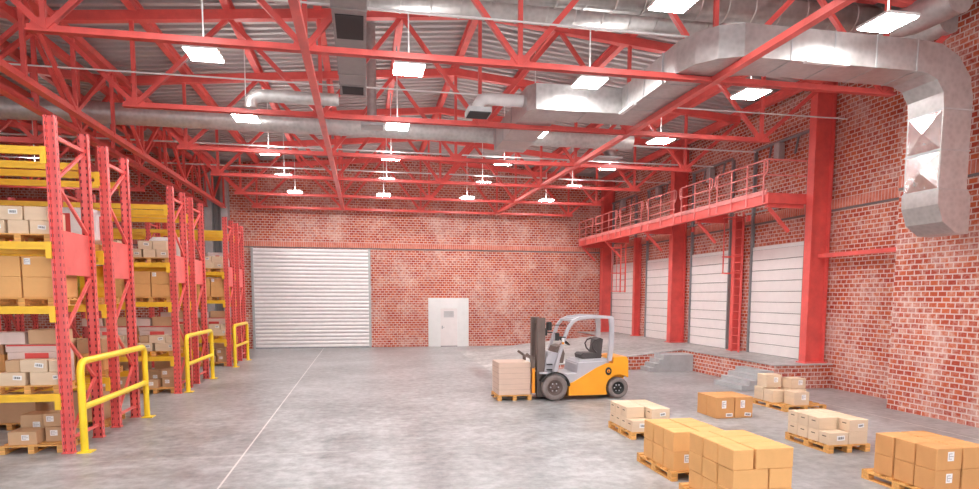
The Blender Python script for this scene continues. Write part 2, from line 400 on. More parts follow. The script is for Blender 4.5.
# ---------------------------------------------------------- red steel columns
def hcol(name,x0,x1,yc,w,z0,z1,label,mat=RED,t=.045):
    r=thing(name,label,'column',((x0+x1)/2,yc,z0)); hw=(x1-x0)/2
    obj('web',MB().box(-hw+t,hw-t,-.02,.02,0,z1-z0),mat,r)
    for s in (-1,1): obj('flange',MB().box(min(s*hw,s*(hw-t)),max(s*hw,s*(hw-t)),-w/2,w/2,0,z1-z0),mat,r)
    obj('base_plate',MB().box(-hw-.06,hw+.06,-w/2-.06,w/2+.06,0,.03),mat,r)
    return r
hcol('steel_column',13.36,14.02,17.27,.30,PZ,9.35,'massive red H column nearest the camera at the front end of the dock')
hcol('steel_column',13.36,14.02,26.1,.34,PZ,9.35,'massive red H column midway along the loading dock')
hcol('steel_column',13.36,14.02,34.45,.40,PZ,9.35,'massive red H column in the corner by the back wall')
hcol('steel_column',13.70,14.04,21.75,.24,PZ,5.8,'slim red column under the walkway beside the long ladder')
hcol('steel_column',13.70,14.04,30.7,.24,PZ,5.8,'slim red column under the far part of the walkway')
r=thing('steel_column','broad grey column with ribbed web at the far left of the back wall','column',(-7.2,34.5,0))
obj('flange',MB().box(-.56,-.20,-.3,.25,0,9.4),GREYL,r); obj('flange',MB().box(.22,.55,-.3,.25,0,9.4),GREYL,r)
mb=MB()
for k in range(3): mb.box(-.17+k*.14,-.10+k*.14,-.02,.06,0,9.4)
mb.box(-.20,.22,.03,.2,0,9.4); obj('web',mb,GREY,r)
r=thing('cross_beam','short horizontal red beam between the nearest column and the thick brick wall','beam',(13.7,15.3,4.04))
obj('beam_bar',MB().box(-.06,.06,-1.8,1.85,-.06,.06),RED,r)

# --------------------------------------------------------- roof trusses
NODES=[-5.22,-.97,3.05,7.18,11.25]; TY=[12.35,16.7,21.1,25.4,29.8,34.15]; TZ=7.27
TC=lambda x: RZ(x)-.40
def member(name,p,q,w,t,par,mat=RED): return obj(name,MB().angle(p,q,w,t,up=(0,0,1)),mat,par)
ordn=['first','second','third','fourth','fifth','sixth']
def truss_main(y,i):
    r=thing('roof_truss','%s red roof truss from the camera across the main hall'%ordn[i],'roof truss',(3.05,y,TZ),'roof trusses over the main hall')
    L=lambda x,z:(x-3.05,0,z-TZ)
    obj('bottom_chord',lambda:MB().angle(L(-5.48,TZ),L(11.5,TZ),.125,.03).bar(L(-5.48,TZ-.045),L(11.5,TZ-.045),.16,.035),RED,r,key='bc')
    for a,b in ((-7.0,3.05),(3.05,13.3)): obj('top_chord',lambda:MB().bar(L(a,TC(a)),L(b,TC(b)),.2,.22),RED,r,key='tc%g'%a)
    for x in NODES: obj('vertical',lambda:MB().bar(L(x,TZ),L(x,TC(x)),.085,.085,up=(1,0,0)),RED,r,key='ve%g'%x)
    tops=[-7.0,-3.08,1.05,5.2,9.3,13.3]
    for k,x in enumerate(NODES):
        for tx in (tops[k],tops[k+1]): obj('diagonal',lambda:MB().angle(L(x,TZ),L(tx,TC(tx)-.05),.105,.028),RED,r,key='di%g_%g'%(x,tx))
        obj('gusset_plate',lambda:MB().prism([(x-3.05-.24,-.05),(x-3.05+.24,-.05),(x-3.05+.17,.18),(x-3.05-.17,.18)],'y',-.02,.02),RED,r,key='gu%g'%x)
    return r
for i,y in enumerate(TY): truss_main(y,i)
def truss_left(y,i):
    r=thing('roof_truss','%s red roof truss of the left bay above the racks'%['nearest','second','third','fourth','farthest'][i],'roof truss',(-15,y,TZ),'roof trusses over the left bay')
    L=lambda x,z:(x+15,0,z-TZ)
    nd=[-9.3,-13.4,-17.4,-21.2]
    obj('bottom_chord',lambda:MB().angle(L(-21.9,TZ),L(-9.1,TZ),.16,.035),RED,r,key='lbc')
    for a,b in ((-21.9,-17.4),(-17.4,-7.4)): obj('top_chord',lambda:MB().bar(L(a,TC(a)),L(b,TC(b)),.2,.22),RED,r,key='ltc%g'%a)
    tp=[-7.4,-11.45,-15.4,-19.3]
    for k,x in enumerate(nd):
        obj('vertical',lambda:MB().bar(L(x,TZ),L(x,TC(x)),.085,.085),RED,r,key='lv%g'%x)
        for tx in tp[k:k+2]: obj('diagonal',lambda:MB().angle(L(x,TZ),L(tx,TC(tx)-.05),.105,.028),RED,r,key='ld%g_%g'%(x,tx))
    return r
for i,y in enumerate(TY[1:]): truss_left(y,i)
def truss_long(x,ph,label,zb=7.20):
    y0,y1=5.6,34.15; r=thing('jack_truss',label,'roof truss',(x,y0,zb)); H=TC(-7.2)-.05-zb; n=12; st=(y1-y0)/n
    obj('bottom_chord',MB().bar((0,0,-.02),(0,y1-y0,-.02),.20,.07).bar((0,0,.06),(0,y1-y0,.06),.05,.14),RED,r)
    obj('top_chord',MB().bar((0,0,H),(0,y1-y0,H),.18,.18),RED,r)
    for k in range(n+1):
        obj('vertical',lambda:MB().bar((0,0,.05),(0,0,H),.085,.085),RED,r,loc=(0,k*st,0),key=('jv',zb))
        if k<n:
            up=(k+ph)%2; obj('diagonal',lambda:MB().bar((0,0,.05 if up else H),(0,st,H if up else .05),.09,.09,up=(1,0,0)),RED,r,loc=(0,k*st,0),key=('jd',up,zb))
    return r
truss_long(-6.80,0,'long red truss running to the back wall along the left side, inner of the pair')
truss_long(-7.65,1,'long red truss running to the back wall along the left side, outer of the pair',7.24)
for x,l in ((-.97,'left'),(7.18,'right')):
    tag(obj('tie_beam',MB().bar((0,6.,0),(0,34.1,0),.15,.12),RED,loc=(x,0,TZ-.02)),'long red tie beam joining the truss bottoms, the %s one'%l,'beam')
pn=['leftmost','second','third','fourth','fifth','central ridge','seventh','eighth','ninth','tenth','rightmost']
for i,x in enumerate((-7.2,-5.15,-3.08,-1.0,1.05,3.05,5.2,7.2,9.3,11.3,13.4)):
    zt=RZ(x)-.01
    mb=MB().bar((0,3,-.03),(0,34.7,-.03),.16,.04).bar((0,3,-.15),(0,34.7,-.15),.03,.22).bar((0,3,-.28),(0,34.7,-.28),.18,.04)
    tag(obj('roof_purlin',mb,RED,loc=(x,0,zt)),'red roof purlin under the corrugated sheet, %s counted from the left'%pn[i],'purlin','purlins under the main roof')
for i,x in enumerate((-9.5,-11.5,-13.5,-15.5)):
    tag(obj('roof_purlin',MB().bar((0,3,-.14),(0,34.7,-.14),.16,.26),RED,loc=(x,0,RZ(x)-.01)),'red roof purlin over the left bay beyond the racks, %s from the hall'%ordn[i],'purlin','purlins over the left bay')
for i,(y,z) in enumerate(((12.18,8.0),(16.52,7.96),(20.92,7.97),(23.7,8.0),(27.5,8.0))):
    tag(obj('cable_conduit',MB().tube([(-21,y,z),(13.9,y,z)],.02 if y<20 else .028,8),RODW),'thin white conduit crossing the roof space, %s from the camera'%ordn[i],'conduit','conduits in the roof space')

# --------------------------------------------------------------- lamps
lx=[-3.13,1.04,5.18,9.3]; ly=[10.2,14.3,19.05,23.3,27.7,31.9]
ln=['left','middle left','middle right','right']; rn=['nearest','second','third','fourth','fifth','farthest']
def lamp(x,y,z,label,zr):
    r=thing('ceiling_lamp',label,'lamp',(x,y,z),'hanging panel lamps')
    obj('lamp_housing',lambda:MB().box(-.33,.33,-.36,.36,.0,.05),WHITE,r,key='lh')
    obj('diffuser',lambda:MB().box(-.31,.31,-.34,.34,-.02,.0),LAMP,r,key='ld')
    obj('added_fill_panel',lambda:MB().box(-.28,.28,-.31,.31,.05,.06),UPFILL,r,key='lu')  # glowing sheet added on the housing to brighten roof and trusses
    obj('hanging_rod',MB().tube([(0,0,.06),(0,0,zr-z)],.017,6),RODW,r)
for j,y in enumerate(ly):
    for i,x in enumerate(lx):
        lamp(x,y,7.70,'white panel lamp, %s column, %s row from the camera'%(ln[i],rn[j]),RZ(x))
for j,y in enumerate((5.9,1.6,-2.7)):
    for i,x in enumerate(lx): lamp(x,y,7.70,'white panel lamp, %s column, above and behind the camera, row %s'%(ln[i],['one','two','three'][j]),RZ(x))
for j,y in enumerate((10.2,19.05,27.7)):
    lamp(-12.3,y,7.70,'white panel lamp over the racks in the left bay, %s of three'%['nearest','middle','farthest'][j],RZ(-12.3))

# --------------------------------------------------------------- air ducts
r=thing('air_duct','large square galvanised duct bending across the roof and down by the right wall','duct',(12.,11.6,4.1))
o_=(12.,11.6,4.1)
def loc(mb):
    mb.v=[((a+.22+.022*(b-10.6))*1.05-o_[0],b*1.05-o_[1],2.8+(c-2.8)*1.05-o_[2]) for a,b,c in mb.v]; return mb
z0,z1=7.1,7.68; Y0,Y1=10.65,11.5
obj('straight_section',loc(MB().box(7.5,10.2,Y0,Y1,z0,z1)),GALV,r)
obj('elbow',loc(MB().prism([(10.2,z1),(10.75,7.64),(11.15,7.44),(11.42,7.1),(11.53,6.7),(11.53,6.45),(10.87,6.45),(10.84,6.75),(10.68,6.98),(10.45,7.08),(10.2,z0)][::-1],'y',Y0,Y1)),GALV,r)
obj('drop_section',loc(MB().box(10.87,11.53,Y0,Y1,5.68,6.45)),GALV,r)
obj('drop_section',loc(MB().box(10.87,11.53,Y0,Y1,4.92,5.66)),GALV,r)
obj('outlet_elbow',loc(MB().prism([(10.85,4.9),(10.86,4.62),(11.0,4.28),(11.3,4.08),(11.62,4.06),(11.62,4.78),(11.55,4.9)],'y',Y0-.02,Y1+.02)),GALV,r)
for x in (7.5,8.4,9.3,10.2): obj('flange_joint',loc(MB().box(x-.012,x+.012,Y0-.012,Y1+.012,z0-.012,z1+.012)),GREYL,r)
for z in (6.45,5.67,4.91): obj('flange_joint',loc(MB().box(10.855,11.545,Y0-.015,Y1+.015,z-.015,z+.015)),GREYL,r)
# cross-broken stiffening on the drop faces: shallow pyramids
pb=MB()
for a,b in ((5.70,6.43),(4.94,5.64)):
    m=(a+b)/2; x=10.868
    for (ya,yb,za,zb) in (((Y0+.03),(Y1-.03),a,b),):
        vs=[(x,ya,za),(x,yb,za),(x,yb,zb),(x,ya,zb),(x-.05,(ya+yb)/2,m)]
        pb.add(vs,[(0,1,4),(1,2,4),(2,3,4),(3,0,4)])
obj('pressed_panel',loc(pb),galvmat('crystalline zinc panel',(.74,.73,.72),.22,.9),r)
Ssec=[(7.5,Y0),(6.55,Y0),(6.15,10.85),(5.88,11.2),(5.76,11.7),(5.74,14.45),(5.66,14.5),(3.66,14.5),(3.50,14.75),(3.48,15.2),(3.48,19.75),(4.38,19.75),(4.38,15.4),(6.5,15.4),(6.58,12.3),(6.75,11.75),(7.1,11.55),(7.5,Y1)]
def ring(poly,z0,z1):
    return MB().prism(poly,'z',z0,z1)
obj('straight_section',loc(ring([(5.76,11.7),(5.74,14.45),(6.5,14.45),(6.58,12.3),(6.6,11.7)],z0,z1)),GALV,r)
obj('elbow',loc(ring([(7.5,Y0),(6.55,Y0),(6.15,10.85),(5.88,11.2),(5.76,11.7),(6.6,12.15),(6.75,11.75),(7.1,11.55),(7.5,Y1)],z0,z1)),GALV,r)
obj('straight_section',loc(ring([(3.9,14.5),(6.5,14.45),(6.5,15.4),(4.38,15.4),(3.9,15.4)],z0,z1)),GALV,r)
obj('elbow',loc(ring([(3.9,14.5),(3.66,14.5),(3.5,14.75),(3.48,15.2),(3.48,15.42),(3.9,15.41)],z0,z1)),GALV,r)
obj('straight_section',loc(ring([(3.48,15.4),(3.48,18.9),(4.38,18.9),(4.38,15.4)],z0,z1)),GALV,r)
for y in (12.3,13.2,14.1): obj('flange_joint',loc(MB().box(5.73,6.6,y-.012,y+.012,z0-.012,z1+.012)),GREYL,r)
for y in (16.4,17.5,18.6): obj('flange_joint',loc(MB().box(3.465,4.395,y-.012,y+.012,z0-.012,z1+.012)),GREYL,r)
obj('flange_joint',loc(MB().box(4.89,4.91,14.47,15.41,z0-.012,z1+.012)),GREYL,r)
obj('white_strip',loc(MB().bar((7.75,Y0-.05,z0-.02),(8.65,Y0-.05,z0-.02),.10,.05)),WHITE,r); obj('white_strip',loc(MB().bar((5.70,13.6,z0-.02),(5.70,14.4,z0-.02),.10,.05)),WHITE,r)  # plain white strips along the duct's lower edges
# square duct along the hall above the left of centre
r=thing('air_duct','grey square duct with two dark grilles coming toward the camera overhead','duct',(-.17,15.85,7.56))
obj('duct_body',MB().box(-.29,.29,-12.,0,0,.52),GALVD2,r)
for a,b in ((-.55,-.05),(-4.35,-3.35)):
    v=obj('vent_grille',MB().box(-.24,.24,a-.03,b,-.012,.0),DARK,r)
for a in (-1.4,-.7,-2.7,-4.6): obj('duct_flange',MB().box(-.305,.305,a-.015,a+.015,-.015,.535),GREY2,r)
obj('end_cap',MB().box(-.31,.31,0,.03,-.02,.54),GREY2,r)
tag(obj('vent_pipe',MB().tube([(-2.45,15.6,7.05),(-2.45,15.6,7.2),(-2.36,15.6,7.30),(-2.2,15.6,7.34),(-.5,15.6,7.34)],.14,14),GALVD),'light grey round pipe running left from the end of the square duct','pipe')
r=thing('air_diffuser','round drop pipe ending in a flat square diffuser in the middle of the hall','duct',(.3,18.2,7.42))
obj('drop_pipe',MB().tube([(0,0,.05),(0,0,2.72)],.13,14),GALV,r); obj('diffuser_plate',MB().prism([(-.3,-.3),(.3,-.3),(.3,.3),(-.3,.3)],'z',0,.07),GREYL,r)
r=thing('air_diffuser','white elbow pipe with black square outlet left of the bend duct','duct',(2.85,15.9,7.3))
obj('elbow_pipe',MB().tube([(0,0,.08),(.0,0,.2),(.08,0,.33),(.22,0,.38),(1.28,0,.38)],.15,14),PLAST,r)
obj('outlet_box',MB().box(-.28,.3,-.3,.3,-.03,.1),GREYL,r); obj('vent_grille',MB().box(-.25,.27,-.31,.27,-.045,-.02),DARK,r)
r=thing('air_diffuser','shiny round elbow with square diffuser plate near the far walkway column','duct',(8.55,21.6,7.62))
obj('elbow_pipe',MB().tube([(.15,0,.05),(.1,0,.22),(-.12,-.1,.42),(-.2,-.3,.55),(-.1,-.8,.6)],.22,14),GALV,r)
obj('diffuser_plate',MB().prism([(-.45,-.3),(.45,-.3),(.45,.3),(-.45,.3)],'z',0,.06),GREYL,r)
# spiral ducts across the hall
def spiral(y,z,rad,x0,x1,label,tail=None):
    mb=MB(); pts=[(x0,0,0),(x1,0,0)] if not tail else [(x0,0,0),(x1,0,0)]+tail
    mb.tube(pts,rad,22)
    x=x0
    while x<x1-.1:
        mb.tube([(x,0,0),(x+.03,0,0)],rad+.012,22,caps=False); x+=.62
    return tag(obj('spiral_duct',mb,GALVD,loc=(0,y,z)),label,'duct')
spiral(20.45,8.0,.30,-20,8.9,'long grey round duct crossing the hall behind the second truss')
spiral(13.78,9.02,.35,-6.0,12.1,'round spiral duct high across the roof, the farther of the close pair',[(12.2,-.1,-.05),(12.6,-.6,-.1),(12.7,-1.6,-.1)])
spiral(12.95,9.02,.33,-6.0,11.9,'round spiral duct high across the roof, the nearer of the close pair',[(11.8,-.1,-.05),(12.0,-.5,-.1),(12.05,-1.6,-.1)])

# --------------------------------------------------------------- walkway
r=thing('walkway','red steel walkway high along the right wall above the dock doors','walkway',(12.17,17.5,5.9))
LY=34.7-17.5
obj('deck',MB().box(-.08,1.16,0,LY,-.02,.03),RED,r)
obj('edge_beam',MB().box(-.10,-.04,0,LY,-.27,.06).box(-.13,.02,0,LY,-.29,-.25),RED,r)
obj('edge_beam',MB().box(-.1,1.9,-.06,0,-.27,.04),RED,r)
for y in (.1,4.25,8.6,13.2,16.8):
    obj('bracket',MB().box(-.05,1.2,y-.07,y+.07,-.38,-.05).bar((.05,y,-.4),(.75,y,-1.1),.09,.09,up=(0,1,0)),RED,r)
obj('kick_plate',MB().box(-.13,-.10,0,LY,.0,.14),redpaint('pale red kick plate',(.86,.30,.28),False),r)
def railing(y0,y1,name='railing'):
    q=obj('top_rail',MB().tube([(-.12,y0+.12,.58),(-.12,y0,.70),(-.12,y0,.98),(-.12,y0+.12,1.04),(-.12,y1-.12,1.04),(-.12,y1,.98),(-.12,y1,.70),(-.12,y1-.12,.58)],.028,8),RAILM,r)
    obj('mid_rail',MB().tube([(-.12,y0+.1,.66),(-.12,y1-.1,.66)],.022,8),RAILM,r)
    obj('mid_rail',MB().tube([(-.12,y0+.1,.33),(-.12,y1-.1,.33)],.022,8),RAILM,r)
    n=max(2,round((y1-y0)/1.15)); 
    for k in range(n+1):
        y=y0+.15+(y1-y0-.3)*k/n
        obj('baluster',lambda:MB().box(-.02,.02,-.02,.02,-.25,1.04),RAILM,r,loc=(-.13,y,0),key='bal')
for a,b in ((.0,2.9),(3.1,5.4),(5.7,8.3),(8.7,11.3),(11.6,14.5),(14.8,17.1)): railing(a,b)
obj('end_rail',MB().tube([(-.12,0,1.04),(1.2,0,1.04)],.028,8).tube([(-.12,0,.58),(1.2,0,.58)],.022,8),RAILM,r)
for k in range(3): obj('light_fitting',lambda:MB().box(-.05,.05,-.05,.05,-.62,-.44),RED,r,loc=(.35,[1.6,5.2,9.2][k],0),key='lf')
def ladder(x,y,z0,z1,cage,label,w=.45):
    r=thing('cage_ladder',label,'ladder',(x,y,z0)); H=z1-z0
    for s in (-1,1): obj('side_rail',MB().box(-.03,.03,s*w/2-.02,s*w/2+.02,0,H),RED,r)
    n=int(H/.3)
    for k in range(1,n): obj('rung',lambda:MB().tube([(0,-w/2,0),(0,w/2,0)],.014,6),RED,r,loc=(0,0,k*.3),key=('rung',w))
    for z in cage:
        pts=[(0,-w/2,z)]+[(-.62*math.sin(PI*t/8),-.36*math.cos(PI*t/8),z) for t in range(1,8)]+[(0,w/2,z)]
        obj('cage_hoop',MB().tube(pts,.02,6),RED,r)
    for t in (2,4,6):
        obj('cage_strip',MB().tube([(-.62*math.sin(PI*t/8),-.36*math.cos(PI*t/8),cage[0]),(-.62*math.sin(PI*t/8),-.36*math.cos(PI*t/8),cage[-1])],.014,6),RED,r)
ladder(13.55,21.2,PZ,5.85,(2.9,3.5,4.9),'red caged ladder from the dock up to the walkway beside the first white door')
ladder(12.75,29.9,3.0,5.4,(.05,.95,2.2),'short red caged ladder hanging in front of the farthest white door',.6)

# --------------------------------------------------------------- pallets
def pallet(x0,y0,w,d,z,label,par=None,group='wooden pallets'):
    """w along x, d along y"""
    r=thing('wooden_pallet',label,'pallet',(x0+w/2,y0+d/2,z),group); k=(round(w,3),round(d,3)); H=.144
    bw=.11
    n=6; 
    for i in range(n):
        y=-d/2+bw/2+(d-bw)*i/(n-1)
        obj('deck_board',lambda:MB().box(-w/2,w/2,-bw/2,bw/2,H-.022,H),WOOD,r,loc=(0,y,0),key=('db',k))
    for x in (-w/2+.05,0,w/2-.05):
        obj('stringer_board',lambda:MB().box(-.05,.05,-d/2,d/2,H-.044,H-.022),WOOD,r,loc=(x,0,0),key=('sb',k))
        obj('bottom_board',lambda:MB().box(-.05,.05,-d/2,d/2,0,.022),WOOD,r,loc=(x,0,0),key=('bb',k))
        for y in (-d/2+.07,0,d/2-.07):
            obj('block',lambda:MB().box(-.05,.05,-.07,.07,.022,H-.044),WOOD,r,loc=(x,y,0),key='blk')
    return r
def carton(x0,y0,z,w,d,h,mat,label,group,sticker=None,slot=False,barcode=None,rz=0,name='cardboard_box'):
    """box with its front-left-bottom corner at x0,y0,z"""
    g=.008
    k=('ct',name,round(w,3),round(d,3),round(h,3),mat.name)
    o=obj(name,lambda:MB().cbox(-w/2+g,w/2-g,-d/2+g,d/2-g,0,h-.003,.008),mat,loc=(x0+w/2,y0+d/2,z),key=k,rot=(0,0,rz))
    tag(o,label,'box',group)
    obj('tape',lambda:MB().box(-w/2+g+.008,w/2-g-.008,-.025,.025,h-.003,h-.0015) if w>=d else MB().box(-.025,.025,-d/2+g+.008,d/2-g-.008,h-.003,h-.0015),mat,o,key=k+('t',))
    if sticker:
        u,v,sw,sh=sticker
        s=obj('paper_label',lambda:MB().box(-sw/2,sw/2,-.002,.001,-sh/2,sh/2),STICK,o,loc=(-w/2+u*w,-d/2+g-.001,v*h),key=('stk',sw,sh))
        def pr():
            a=sw*.38; t=sh*.05; e=sh*.28
            return MB().prism([(-a,-e-t),(a*.3,-e-t),(a*.3,-e+t),(-a+2*t,-e+t),(-a+2*t,-t),(a,-t),(a,t),(-a+2*t,t),(-a+2*t,e-t),(a*.5,e-t),(a*.5,e+t),(-a,e+t)],'y',-.004,-.002)
        obj('print',pr,plain_grey,s,key=('prt',sw,sh))
    if barcode:
        u,v,sw,sh=barcode
        s=obj('paper_label',lambda:MB().box(-sw/2,sw/2,-.002,.001,-sh/2,sh/2),STICK,o,loc=(-w/2+u*w,-d/2+g-.001,v*h),key=('stk',sw,sh),rot=(0,random.uniform(-.15,.15),0))
        def pb():
            h=sh*.24; pts=[(-.36*sw,-h),(.36*sw,-h)]; top=[]
            for q in range(6):
                a=-.36+q*.12; b=a+.05+.03*(q%2); top+=[(a*sw,h),(b*sw,h),(b*sw,-h+.003),((a+.12)*sw,-h+.003)]
            return MB().prism(pts+top[:-1][::-1],'y',-.004,-.002)
        obj('print',pb,INK,s,key=('bar',sw,sh))
    if slot:
        obj('hand_slot',lambda:MB().box(-w/2+g-.003,-w/2+g+.001,-.05,.05,h*.62,h*.62+.018),SLOT,o,key=k+('s',))
    return o
plain_grey=plain('grey print',(.5,.46,.47),.7)

G='cartons on pallets on the hall floor'
# two pallets stacked with pale small cartons
def pale_stack(X,Y,w,where):
    pallet(X,Y,.86,1.2,0,'wooden pallet under pale small cartons, %s'%where)
    cw=.40; cdp=.29; h=.225
    rows=['front','second','third','back']
    for i in range(4):
        for j in range(2):
            yy=Y+.01+i*cdp+(.0 if i else -.0)
            bc=(.6,.55,.16,.09) if (i==0 and j==0) else None
            carton(X+.01+j*(cw+.005),yy,.144,cw,cdp,h,BEIGE,'pale carton, bottom layer, %s row, %s column, %s'%(rows[i],('left','right')[j],where),G,slot=True,barcode=bc)
            if i==0 and j==0: continue
            bc=(.6,.5,.12,.07) if (i==0 and j==1) else None
            carton(X+.01+j*(cw+.005),yy,.144+h,cw,cdp,h,BEIGE,'pale carton, top layer, %s row, %s column, %s'%(rows[i],('left','right')[j],where),G,slot=True,barcode=bc)
pale_stack(8.13,9.69,.86,'pallet behind the lower right corner stack')
pale_stack(5.10,11.36,.86,'pallet just right of the forklift')
# plain brown stacks
def brown_stack(X,Y,w,d,layers,h,mat,where,rows=3,lab=(),cutx=None):
    pallet(X-.03,Y-.03,w+.06,d+.2,0,'wooden pallet under big brown cartons, %s'%where)
    rn=['front','middle','back']; lnm=['bottom','middle','top'] if layers==3 else ['bottom','top']
    for l in range(layers):
        for i in range(rows):
            for j in range(2):
                ww=w/2; dd=d/rows; ox=0
                wj=(w*.36,w*.64)[j] if cutx and l!=1 else ((w*.6,w*.4)[j] if cutx else ww)
                xj=X if j==0 else X+w-wj
                st=(.55,.62,.10,.13) if (l,i,j) in lab else None
                jit=random.uniform(-.008,.008)
                carton(xj+jit,Y+i*dd,.144+l*h,wj-.012,dd-.01,h,mat,'brown carton, %s layer, %s row, %s column, %s'%(lnm[l],rn[i],('left','right')[j],where),G,sticker=st)
brown_stack(4.57,8.66,.88,1.05,2,.305,OCHRE,'pallet behind the three layer stack',lab=((0,0,0),))
brown_stack(4.42,6.86,.86,1.10,3,.26,OCHRE,'three layer stack at the picture bottom',cutx=True)
brown_stack(7.58,7.03,.88,1.08,2,.305,BROWN,'pallet in the lower right corner',lab=((0,0,0),(1,0,0)))
# four cartons straight on the floor
for i in range(2):
    for j in range(2):
        carton(7.90+j*.475,13.0+i*.44,0,.465,.43,.49,BROWN,'brown carton standing on the floor, %s %s of the four'%(('front','back')[i],('left','right')[j]),'four cartons on the bare floor',
            sticker=(.42,.66,.11,.18) if i==0 else None, barcode=(.72,.16,.17,.08) if i==0 else None)
# pale cartons by the dock
pallet(10.02,13.47,1.15,1.35,0,'wooden pallet under six pale cartons near the dock steps')
for (x,y,z,w,d,h,l,st) in ((10.28,13.5,.144,.44,.40,.33,'front carton with white label, bottom layer',1),(10.04,13.98,.144,.42,.40,.31,'middle left low carton',0),(10.04,14.40,.144,.42,.38,.33,'back left low carton',0),
        (10.52,13.96,.144,.46,.42,.33,'middle right low carton',0),(10.06,14.28,.48,.44,.42,.33,'topmost carton with white label',1),(10.54,13.98,.48,.44,.40,.26,'upper right carton with white label',1)):
    carton(x,y,z,w,d,h,BEIGE,'pale '+l+' on the pallet near the dock steps','cartons on the pallet near the dock steps',sticker=(.62,.6,.12,.13) if st else None)

# --------------------------------------------------------------- pallet racks
HT=5.82; LV=(1.07,2.6,3.70,5.29)
rackn=['nearest rack','second rack','third rack','fourth rack','fifth rack','farthest rack']
def post_mesh():
    return MB().box(-.085,.085,.02,.06,0,HT).box(-.085,-.05,-.06,.06,0,HT).box(.05,.085,-.06,.06,0,HT).box(-.05,.05,-.02,.02,0,HT)
def rack(i,xf,y0,y1,bays,bayw=2.75):
    r=thing('pallet_rack','red and yellow pallet rack end, %s counted from the camera'%['first','second','third','fourth','fifth','sixth'][i],'rack',(xf,y0,0),'pallet racks along the left side')
    D=y1-y0
    for b in range(bays+1):
        x=-b*bayw
        for yy,rt in ((.06,0),(D-.06,PI)):
            obj('upright_post',post_mesh,POST,r,loc=(x,yy,0),key='post',rot=(0,0,rt))
            obj('foot_plate',lambda:MB().box(-.1,.1,-.08,.08,0,.015),REDP,r,loc=(x,yy,0),key='fp')
        if b==0 or b==1:
            zs=[.35,1.15,1.95,2.9] if b==0 else [.35,1.15,1.95,2.9]
            obj('end_panel',MB().box(x-.02,x+.02,.1,D-.1,3.15,3.92),REDP,r)
            seq=[(.25,1.2),(1.2,2.1),(2.1,3.1),(3.95,4.75),(4.75,5.45)]
            for k,(za,zb) in enumerate(seq):
                a,bb=(D-.1,.1) if k%2 else (.1,D-.1)
                obj('diagonal_brace',MB().bar((x,a,za),(x,bb,zb),.045,.05,up=(1,0,0)),REDP,r)
            obj('horizontal_brace',MB().bar((x,.1,.25),(x,D-.1,.25),.05,.05),REDP,r); obj('horizontal_brace',MB().bar((x,.1,5.5),(x,D-.1,5.5),.05,.06),REDP,r)
        else:
            obj('diagonal_brace',lambda:MB().bar((0,.1,.3),(0,D-.1,1.6),.05,.05,up=(1,0,0)).bar((0,D-.1,1.6),(0,.1,3.2),.05,.05,up=(1,0,0)).bar((0,.1,3.2),(0,D-.1,4.6),.05,.05,up=(1,0,0)),REDP,r,loc=(x,0,0),key=('dbr',D))
        if b<bays:
            for z in LV:
                for yy in (.03,D-.03):
                    obj('beam',lambda:MB().box(-bayw+.09,-.09,-.035,.035,-.13,0).box(-bayw+.09,-.09,-.045,-.03,-.06,-.045),YEL,r,loc=(x,yy,z),key=('bm',bayw))
                    s=-1 if yy<.2 else 1
                    obj('beam_connector',lambda:MB().box(-.09,.0,-.03,.0,-.28,.005),YEL,r,loc=(x-.06,yy+(s*.035 if s<0 else .07),z),key='bcn')
    return r
RK=[(0,-5.17,12.19,13.6,1),(1,-5.19,14.46,15.72,2),(2,-5.24,19.2,20.5,2),(3,-5.24,21.25,22.62,3),(4,-5.25,26.3,27.6,3),(5,-5.23,28.4,29.65,3)]
for i,x,a,b,n in RK: rack(i,x,a,b,n)
